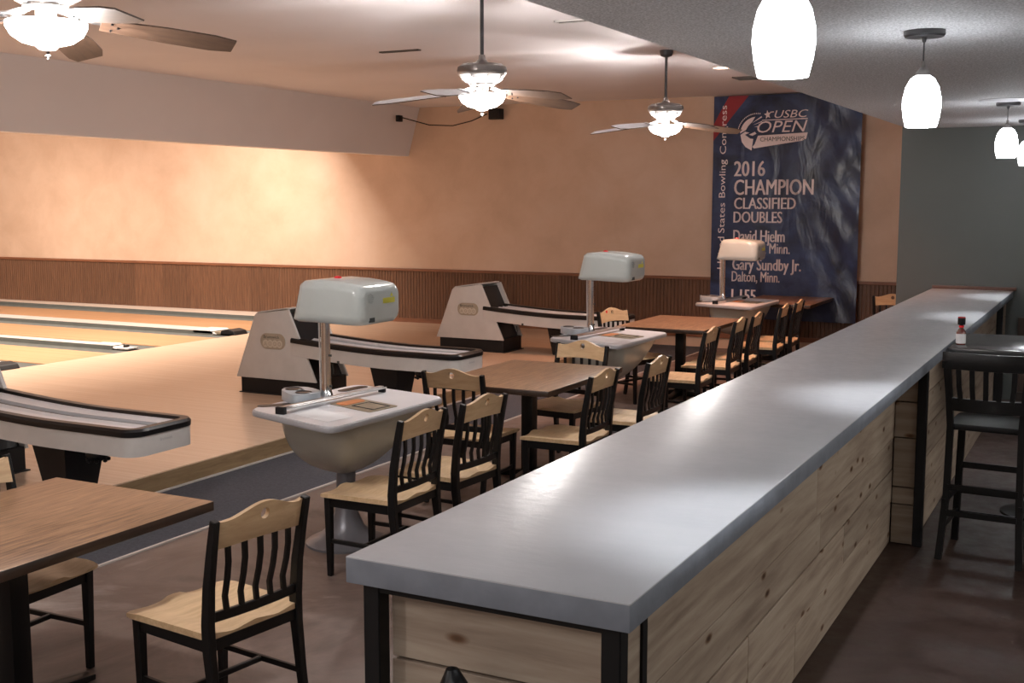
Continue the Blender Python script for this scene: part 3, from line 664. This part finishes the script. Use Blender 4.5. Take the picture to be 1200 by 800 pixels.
# ------------------------------------------------------------------ scoring consoles
def make_console():
    t = empty('scoring_console', (0, 0, 0), 0, 'x', 'scoring console', 'scoring consoles in the lounge')
    MB().lathe([(0, 0), (.235, 0), (.235, .012), (.22, .022), (.16, .05), (.10, .10), (.066, .18), (.055, .27), (.055, .46), (0, .46)], (-.02, -.05, 0), 36).build('pedestal', M['base_grey'], t)
    # bowl-like body, deeper at the near end
    rings = []
    for k in range(13):
        s_ = k / 12; z = .42 + .345 * s_
        e = math.sqrt(max(0, 1 - (1 - s_) ** 2.2)); e = max(.12, e)
        x0, x1 = -.02 - .255 * e, -.02 + .30 * e
        y0 = -.05 - .38 * e; y1 = -.05 + (.16 + .40 * s_ ** 1.1) * e
        r = .13 * e
        rings.append([(x, y, z) for x, y in [(x_, y_ - .22 * (x_ + .02)) for x_, y_ in rr(x0, x1, y0, y1, r, 6)]])
    MB().loft(rings).build('body_shell', M['shell'], t, smooth=60)
    # desktop
    m = MB(); m.prism(rquad([(-.41, -.43), (.335, -.67), (.37, .43), (-.395, .60)], .10), .768, .80); m.build('desktop', M['rim'], t, bevel=.008)
    MB().prism(rquad([(-.40, -.42), (.328, -.657), (.36, .425), (-.385, .59)], .095), .80, .803).build('desktop_surface', M['white'], t, smooth=0)
    # handle slots
    for cx_, cy_, an, L_ in ((-.33, -.235, -40, .13), (-.295, .42, -6, .12)):
        ca, sa = math.cos(math.radians(an)), math.sin(math.radians(an))
        MB().prism([(cx_ + x_ * ca - y_ * sa, cy_ + x_ * sa + y_ * ca) for x_, y_ in rr(-.036, .036, -L_, L_, .035, 5)], .8035, .806).build('handle_slot', M['black'], t, smooth=0)
    # cup holder tray at the lane side behind the post
    m = MB(); m.prism(rquad([(-.50, -.05), (-.22, -.24), (-.17, -.02), (-.42, .10)], .11), .803, .86); m.build('cup_holder', M['plastic'], t, bevel=.012)
    ch = t.children[-1]
    for xx, yy in ((-.395, -.03), (-.27, -.10)):
        MB().lathe([(.050, .0), (.046, .0035), (.042, .001), (.0, .001)], (xx, yy, .860), 24).build('cup_well', M['rubber'], ch)
    # paper, tray plates and pencil tray
    MB().prism([(-.06, -.45), (.22, -.54), (.25, -.36), (-.08, -.24)], .8035, .805).build('score_sheet', M['paper'], t, smooth=0)
    MB().prism(rquad([(-.10, -.09), (.26, -.21), (.29, .03), (-.07, .15)], .02), .8035, .807).build('tray_plate', M['bronze'], t, bevel=.001, seg=1)
    MB().prism(rquad([(-.07, -.08), (.02, -.11), (.04, .08), (-.04, .11)], .03), .807, .809).build('pencil_tray', M['orange'], t, smooth=0)
    m = MB()
    fq = [Vector(p) for p in ((.06, -.09, .8085), (.235, -.14, .8085), (.25, .0, .8085), (.075, .055, .8085))]
    m.sweep(fq + [fq[0], fq[1]], [(-.004, -.0015), (.004, -.0015), (.004, .0015), (-.004, .0015)])
    m.build('tray_frame', M['ink'], t, smooth=0)
    # diagonal metal bar over the desktop
    m = MB(); m.bar([(-.155, -.47, .835), (-.075, .41, .835)], .034, .012); m.bar([(-.125, -.47, .832), (-.045, .41, .832)], .016, .010)
    m.build('rail', M['silver'], t, bevel=.002, seg=1)
    m = MB(); m.box(-.175, -.115, -.475, -.45, .803, .842); m.box(-.09, -.045, .39, .41, .803, .838); m.build('rail_clamp', M['black_steel'], t, bevel=.003)
    # chrome post with foot
    MB().lathe([(0, .803), (.062, .803), (.062, .812), (.04, .822), (.032, .85), (.028, .90), (.026, 1.30), (0, 1.30)], (-.22, .05, 0), 24).build('post', M['chrome'], t)
    po = t.children[-1]
    MB().bar([(-.245, .03, .83), (-.25, .03, 1.29)], .006, .008).build('cable_cover', M['edge_strip'], po)
    m = MB()
    for z_ in (.88, 1.06): m.lathe([(0, -.006), (.006, -.006), (.006, .006), (0, .006)], (-.185, .05, z_), 8)
    m.build('post_screws', M['ink'], po)
    # projector head
    sec = []
    def ring(x, zt, zb, y0, y1, r): return [(x, yy, zz) for yy, zz in rr(y0, y1, zb, zt, r, 5)]
    R_ = [ring(-.145, 1.505, 1.300, -.27, .10, .03), ring(-.125, 1.515, 1.295, -.28, .11, .045), ring(-.12, 1.520, 1.290, -.285, .115, .05), ring(-.03, 1.528, 1.288, -.285, .118, .055),
          ring(.10, 1.522, 1.284, -.285, .118, .055), ring(.20, 1.510, 1.282, -.283, .116, .055), ring(.245, 1.500, 1.286, -.278, .112, .055), ring(.265, 1.485, 1.30, -.262, .098, .05), ring(.272, 1.47, 1.315, -.24, .08, .04)]
    # flared, hollowed screen end
    fl = lambda z: .062 * max(0, (1.51 - z) / .22) ** 2.6 - .012 * math.sin(PI * min(1, max(0, (z - 1.29) / .23)))
    for q_ in (0, 1, 2): R_[q_] = [(x - fl(z) * (1, 1, .8)[q_], y, z) for x, y, z in R_[q_]]
    h = MB().loft(R_).build('projector_head', M['head'], t, smooth=55); h.location = (-.01, 0, -.005)
    MB().lathe([(0, 1.505), (.022, 1.512), (.024, 1.526), (.018, 1.536), (0, 1.54)], (-.02, -.08, 0), 16).build('red_button', M['red'], h)
    m = MB()
    for k in range(24):
        a = k * 2.4; r = .0058 * math.sqrt(k + .3); m.box(.272, .2745, -.19 + r * 1.1 * math.cos(a) - .0015, -.19 + r * 1.1 * math.cos(a) + .0015, 1.43 + r * math.sin(a) - .0015, 1.43 + r * math.sin(a) + .0015)
    m.build('speaker_holes', M['ink'], h, smooth=0)
    m = MB(); m.box(.2722, .2738, -.07, .045, 1.395, 1.425); m.prism([(.0, 1.43), (.03, 1.43), (.015, 1.45)], .2722, .2738, 'x'); m.build('warning_sticker', M['yellow'], h, smooth=0)
    m = MB(); m.box(.255, .275, -.20, -.155, 1.30, 1.325); m.box(.10, .16, -.20, -.15, 1.279, 1.286); m.build('latch', M['ink'], h, smooth=0)
    return t
cp = make_console()
for i, (y, lb) in enumerate(((5.42, 'nearest scoring console with grey-white desk and large projector head'), (9.25, 'middle scoring console, head against the dark wainscot'),
                             (13.05, 'farthest scoring console, head in front of the banner lettering'))):
    q = cp if i == 0 else copy_tree(cp); q.location = (-3.84, y, 0); q['label'] = lb

# ------------------------------------------------------------------ ball returns (origin on the approach, rack runs towards +x)
def make_return():
    t = empty('ball_return', (0, 0, 0), 0, 'x', 'ball return', 'ball returns on the approach')
    # base
    MB().box(-.42, .46, -.24, .24, 0, .165).build('base_box', M['black_steel'], t, bevel=.004, seg=1)
    MB().box(-.44, .49, -.25, .25, 0, .008).build('base_plate', M['black_steel'], t)
    # hood: trapezoid side plates, sloping back, top and an open front
    prof = [(-.46, .15), (-.235, .735), (-.20, .775), (.12, .835), (.17, .82), (.185, .80), (.475, .15)]
    for s in (-1, 1):
        y0, y1 = (-.26, -.235) if s < 0 else (.235, .26)
        MB().prism([(-.46, .15), (-.225, .735), (-.19, .765), (.17, .812), (.475, .15)], y0, y1, 'y').build('side_panel', M['ret'], t, bevel=.004, seg=2)
    MB().sweep([(-.455, 0, .16), (-.24, 0, .735), (-.20, 0, .772), (.10, 0, .817), (.155, 0, .818)], [(-.236, -.006), (.236, -.006), (.236, .006), (-.236, .006)], up=(0, 0, 1)).build('back_cover', M['ret'], t, smooth=30)
    MB().sweep([(.15, 0, .79), (.44, 0, .17)], [(-.234, -.04), (.234, -.04), (.234, -.028), (-.234, -.028)], up=(0, 0, 1)).build('front_opening', M['rubber'], t, smooth=0)
    for s in (-1, 1): MB().sweep([(.165, s * .245, .808), (.32, s * .245, .47), (.43, s * .245, .23)], [(-.014, -.004), (.014, -.004), (.014, .004), (-.014, .004)]).build('front_edge', M['ret'], t, smooth=0)
    # badge
    b = MB().prism(rr(-.155, .135, .435, .585, .07, 7), -.266, -.26, 'y').build('badge', M['badge'], t, smooth=0, bevel=.002, seg=1)
    m = MB()
    for k in range(4):
        cx = -.095 + k * .055
        m.prism([(cx + .032 * math.cos(a), .487 + .036 * math.sin(a)) for a in [2 * PI * j / 18 for j in range(18)]], -.2685, -.266, 'y')
    m.build('badge_discs', M['badge2'], b, smooth=0)
    vs, fs = T('A', -.115, -.075, .465, .505, .0)
    m = MB().add([(x, -.2695, z) for x, z in vs], fs)
    for k in (1, 2, 3):
        cx = -.095 + k * .055; n = 16
        ring_o = [(cx + .017 * math.cos(2 * PI * j / n), -.2695, .487 + .019 * math.sin(2 * PI * j / n)) for j in range(n)]
        ring_i = [(cx + .011 * math.cos(2 * PI * j / n), -.2695, .487 + .013 * math.sin(2 * PI * j / n)) for j in range(n)]
        m.add(ring_o + ring_i, [(j, (j + 1) % n, n + (j + 1) % n, n + j) for j in range(n)])
    m.build('badge_marks', M['badge'], b, smooth=0)
    vs, fs = T('Brunswick', -.115, .07, .538, .565, .05); MB().add([(x, -.2675, z) for x, z in vs], fs).build('badge_lettering', M['ink'], b, smooth=0)
    # rack body
    def arch(x): return .02 * math.exp(-((x - .55) / .5) ** 2)
    L0, L1, WY = .20, 1.97, .265
    out = []
    r = .10
    def outl(off):
        pts = [(L0, -WY + off)]
        for k in range(9):
            a = -PI / 2 + PI / 2 * k / 8; pts.append((L1 - r + (r - off) * math.cos(a), -WY + r + (r - off) * math.sin(a)))
        for k in range(9):
            a = PI / 2 * k / 8; pts.append((L1 - r + (r - off) * math.cos(a), WY - r + (r - off) * math.sin(a)))
        pts.append((L0, WY - off)); return pts
    def seg_path(pts, n=10):   # subdivide the long sides so that the rack can sag
        a = [(L0 + (L1 - r - L0) * k / n, pts[0][1]) for k in range(n)]
        b = [(L1 - r - (L1 - r - L0) * k / n, pts[-1][1]) for k in range(1, n + 1)]
        return a + pts[1:-1] + b
    def zz(x): return .455 + .10 * (1 - min(1, max(0, (x - L0) / 1.1))) ** 1.6 * .6
    po = seg_path(outl(0)); pi_ = seg_path(outl(.035)); n = len(po)
    m = MB()
    r0 = [(x, y, zz(x) - .125) for x, y in po]; r1 = [(x, y, zz(x)) for x, y in po]; r1b = [(x, y, zz(x) + .006) for x, y in seg_path(outl(.006))]; r2 = [(x, y, zz(x) + .006) for x, y in pi_]; r3 = [(x, y, zz(x) - .10) for x, y in pi_]
    m.loft([r0, r1, r1b, r2, r3], caps=False); m.loft([[(x, y, zz(x) - .125) for x, y in po], [(x, y, zz(x) - .125) for x, y in pi_]], caps=False)
    m.build('rack_body', M['ret'], t, smooth=40)
    m = MB(); q0 = [(x, y, zz(x) - .115) for x, y in pi_]
    m.add(q0, [(i, i + 1, n - 2 - i, n - 1 - i) for i in range(n // 2 - 1)]); m.build('rack_floor', M['rubber'], t, smooth=60)
    # black rubber rim, open at the hood
    def cl(off, dz): return [(x, y, zz(x) + dz) for x, y in seg_path(outl(off))]
    m = MB(); pth = cl(.03, .016); m.sweep(pth, [(-.036, -.022), (.036, -.022), (.038, .008), (.024, .024), (-.024, .024), (-.038, .008)]); m.build('rubber_rim', M['rubber'], t, smooth=40)
    # ball rails inside
    for y_ in (-.13, .13):
        m = MB(); P_ = [(L0 + .1 + (L1 - L0 - .2) * k / 10, y_) for k in range(11)]
        m.sweep([(x, y, zz(x) + .010) for x, y in P_], [(-.085, -.02), (.085, -.02), (.085, .018), (.05, .006), (-.05, .006), (-.085, .018)]); m.build('ball_track', M['white'], t, smooth=0)
    m = MB(); m.sweep([(L0 + .1 + (L1 - L0 - .2) * k / 10, 0, zz(L0 + .1 + (L1 - L0 - .2) * k / 10) + .004) for k in range(11)], [(-.012, -.03), (.012, -.03), (.012, .012), (-.012, .012)]); m.build('centre_divider', M['rubber'], t, smooth=0)
    m = MB(); m.sweep([(.7 + 1.1 * k / 6, -.2, zz(.7 + 1.1 * k / 6) + .006) for k in range(7)], [(-.03, -.006), (.03, -.006), (.03, .006), (-.03, .006)]); m.build('mesh_strip', M['bronze'], t, smooth=0)
    # trapezoid support, hand blower, small plate
    MB().loft([[(x, y, 0) for x, y in ((1.06, -.12), (1.25, -.12), (1.25, .12), (1.06, .12))], [(x, y, .335) for x, y in ((1.01, -.17), (1.30, -.17), (1.30, .17), (1.01, .17))]]).build('support_leg', M['black_steel'], t, smooth=0)
    m = MB(); m.lathe([(0, -.03), (.05, -.028), (.07, 0), (.07, .05), (.05, .06), (0, .06)], (1.55, -.14, .29), 16)
    for k in range(7): m.lathe([(0, -.014), (.013, -.008), (.013, .008), (0, .012)], (1.55 + .06 * math.cos(k * .9), -.14 + .06 * math.sin(k * .9), .262), 8)
    m.build('hand_blower', M['rubber'], t)
    MB().box(.72, .745, -.2675, -.264, .345, .372).build('key_plate', M['ink'], t, smooth=0)
    vs, fs = T('Brunswick', -.05, .05, .40, .418, .02); m = MB().add([(1.972, y, z) for y, z in vs], fs); m.build('rack_lettering', M['rim'], t, smooth=0)
    MB().bar([(.62, -.2, .33), (.63, -.2, .27), (.62, -.19, .24)], .01, .01).build('cable_hook', M['ink'], t)
    return t
bp = make_return()
for i, (y, lb) in enumerate(((5.13, 'nearest ball return at the left edge, long white rack with black rim'), (8.84, 'middle ball return, white hood with oval badge behind the near console'),
                             (12.52, 'farthest ball return, whole white hood with oval badge against the wainscot'))):
    q = bp if i == 0 else copy_tree(bp); q.location = (-6.96, y, HL); q['label'] = lb

# ------------------------------------------------------------------ bar table, stool and bottle at the right
t = empty('bar_table', (-.35, 7.85, 0), 0, 'dark square bar table against the counter at the right edge', 'bar table')
MB().box(-.545, .60, -.42, .46, 1.035, 1.07).build('tabletop', plain('dark_glossy_top', (.05, .052, .055), .18), t, bevel=.005)
MB().lathe([(0, 0), (.24, 0), (.24, .015), (.12, .045), (.06, .10), (.05, .16), (.038, .2), (.038, 1.02), (.10, 1.035), (0, 1.035)], (0, 0, 0), 28).build('pedestal', M['black_steel'], t)
def make_stool():
    t = empty('bar_stool', (0, 0, 0), 0, 'black wooden slat-back bar stool at the right edge', 'bar stool')
    MB().prism(rr(-.20, .20, -.19, .21, .04), .715, .75).build('seat', M['black_steel'], t, bevel=.008)
    for s in (-1, 1):
        MB().bar([(s * .195, .20, 0), (s * .175, .17, .72)], .036, .036, up=(0, 1, 0)).build('front_leg', M['black'], t)
        MB().bar([(s * .205, -.24, 0), (s * .185, -.19, .35), (s * .18, -.185, .74), (s * .19, -.20, .90), (s * .205, -.235, 1.10)], .034, .036, up=(0, 1, 0)).build('back_post', M['black'], t)
        MB().bar([(s * .195, -.215, .32), (s * .185, .185, .32)], .02, .03).build('side_stretcher', M['black'], t)
        MB().bar([(s * .198, -.225, .18), (s * .19, .19, .18)], .02, .03).build('side_stretcher', M['black'], t)
    for z, y in ((.30, .19), (.16, .195), (.45, .185)): MB().bar([(-.18, y, z), (.18, y, z)], .02, .035).build('front_stretcher', M['black'], t)
    for z, y in ((.26, -.22), (.40, -.20)): MB().bar([(-.18, y, z), (.18, y, z)], .02, .03).build('rear_stretcher', M['black'], t)
    pts = [(x, -.235 - .035 * (1 - (x / .215) ** 2)) for x in [-.225 + .45 * k / 10 for k in range(11)]]
    MB().sweep([(x, y, 1.105) for x, y in pts], [(-.012, -.05), (.012, -.05), (.012, .04), (-.012, .04)]).build('crest_rail', M['black'], t, smooth=40, bevel=.004)
    MB().sweep([(x * .86, y + .035, .86) for x, y in pts], [(-.01, -.035), (.01, -.035), (.01, .035), (-.01, .035)]).build('lower_back_rail', M['black'], t, smooth=40)
    for k in range(5):
        x = (k - 2) * .070; c = .035 * (1 - (x / .215) ** 2)
        MB().bar([(x * .9, -.20 - c, .87), (x * .98, -.215 - c, .96), (x, -.235 - c, 1.06)], .026, .01, up=(0, 1, 0)).build('slat', M['black'], t)
    return t
st_ = make_stool(); st_.location = (-.58, 6.83, 0); st_.rotation_euler.z = math.radians(-3)
t = empty('sauce_bottle', (-.845, 7.63, 1.07), 0, 'small sauce bottle with black cap and white label on bar table corner', 'bottle')
MB().lathe([(0, 0), (.026, 0), (.028, .004), (.028, .075), (.02, .09), (.013, .10), (.012, .125), (0, .125)], seg=24).build('glass', plain('sauce_red_brown', (.12, .02, .015), .12), t)
MB().lathe([(.0285, .008), (.029, .008), (.029, .066), (.0285, .066)], seg=24).build('label', M['paper'], t)
MB().lathe([(.014, .105), (.0155, .105), (.0155, .118), (.014, .118)], seg=20).build('neck_band', M['red'], t)
MB().lathe([(.0, .122), (.022, .122), (.023, .13), (.023, .165), (0, .165)], seg=24).build('cap', M['black'], t)
MB().lathe([(.0, .165), (.022, .165), (.021, .170), (0, .170)], seg=24).build('cap_disc', M['red'], t)
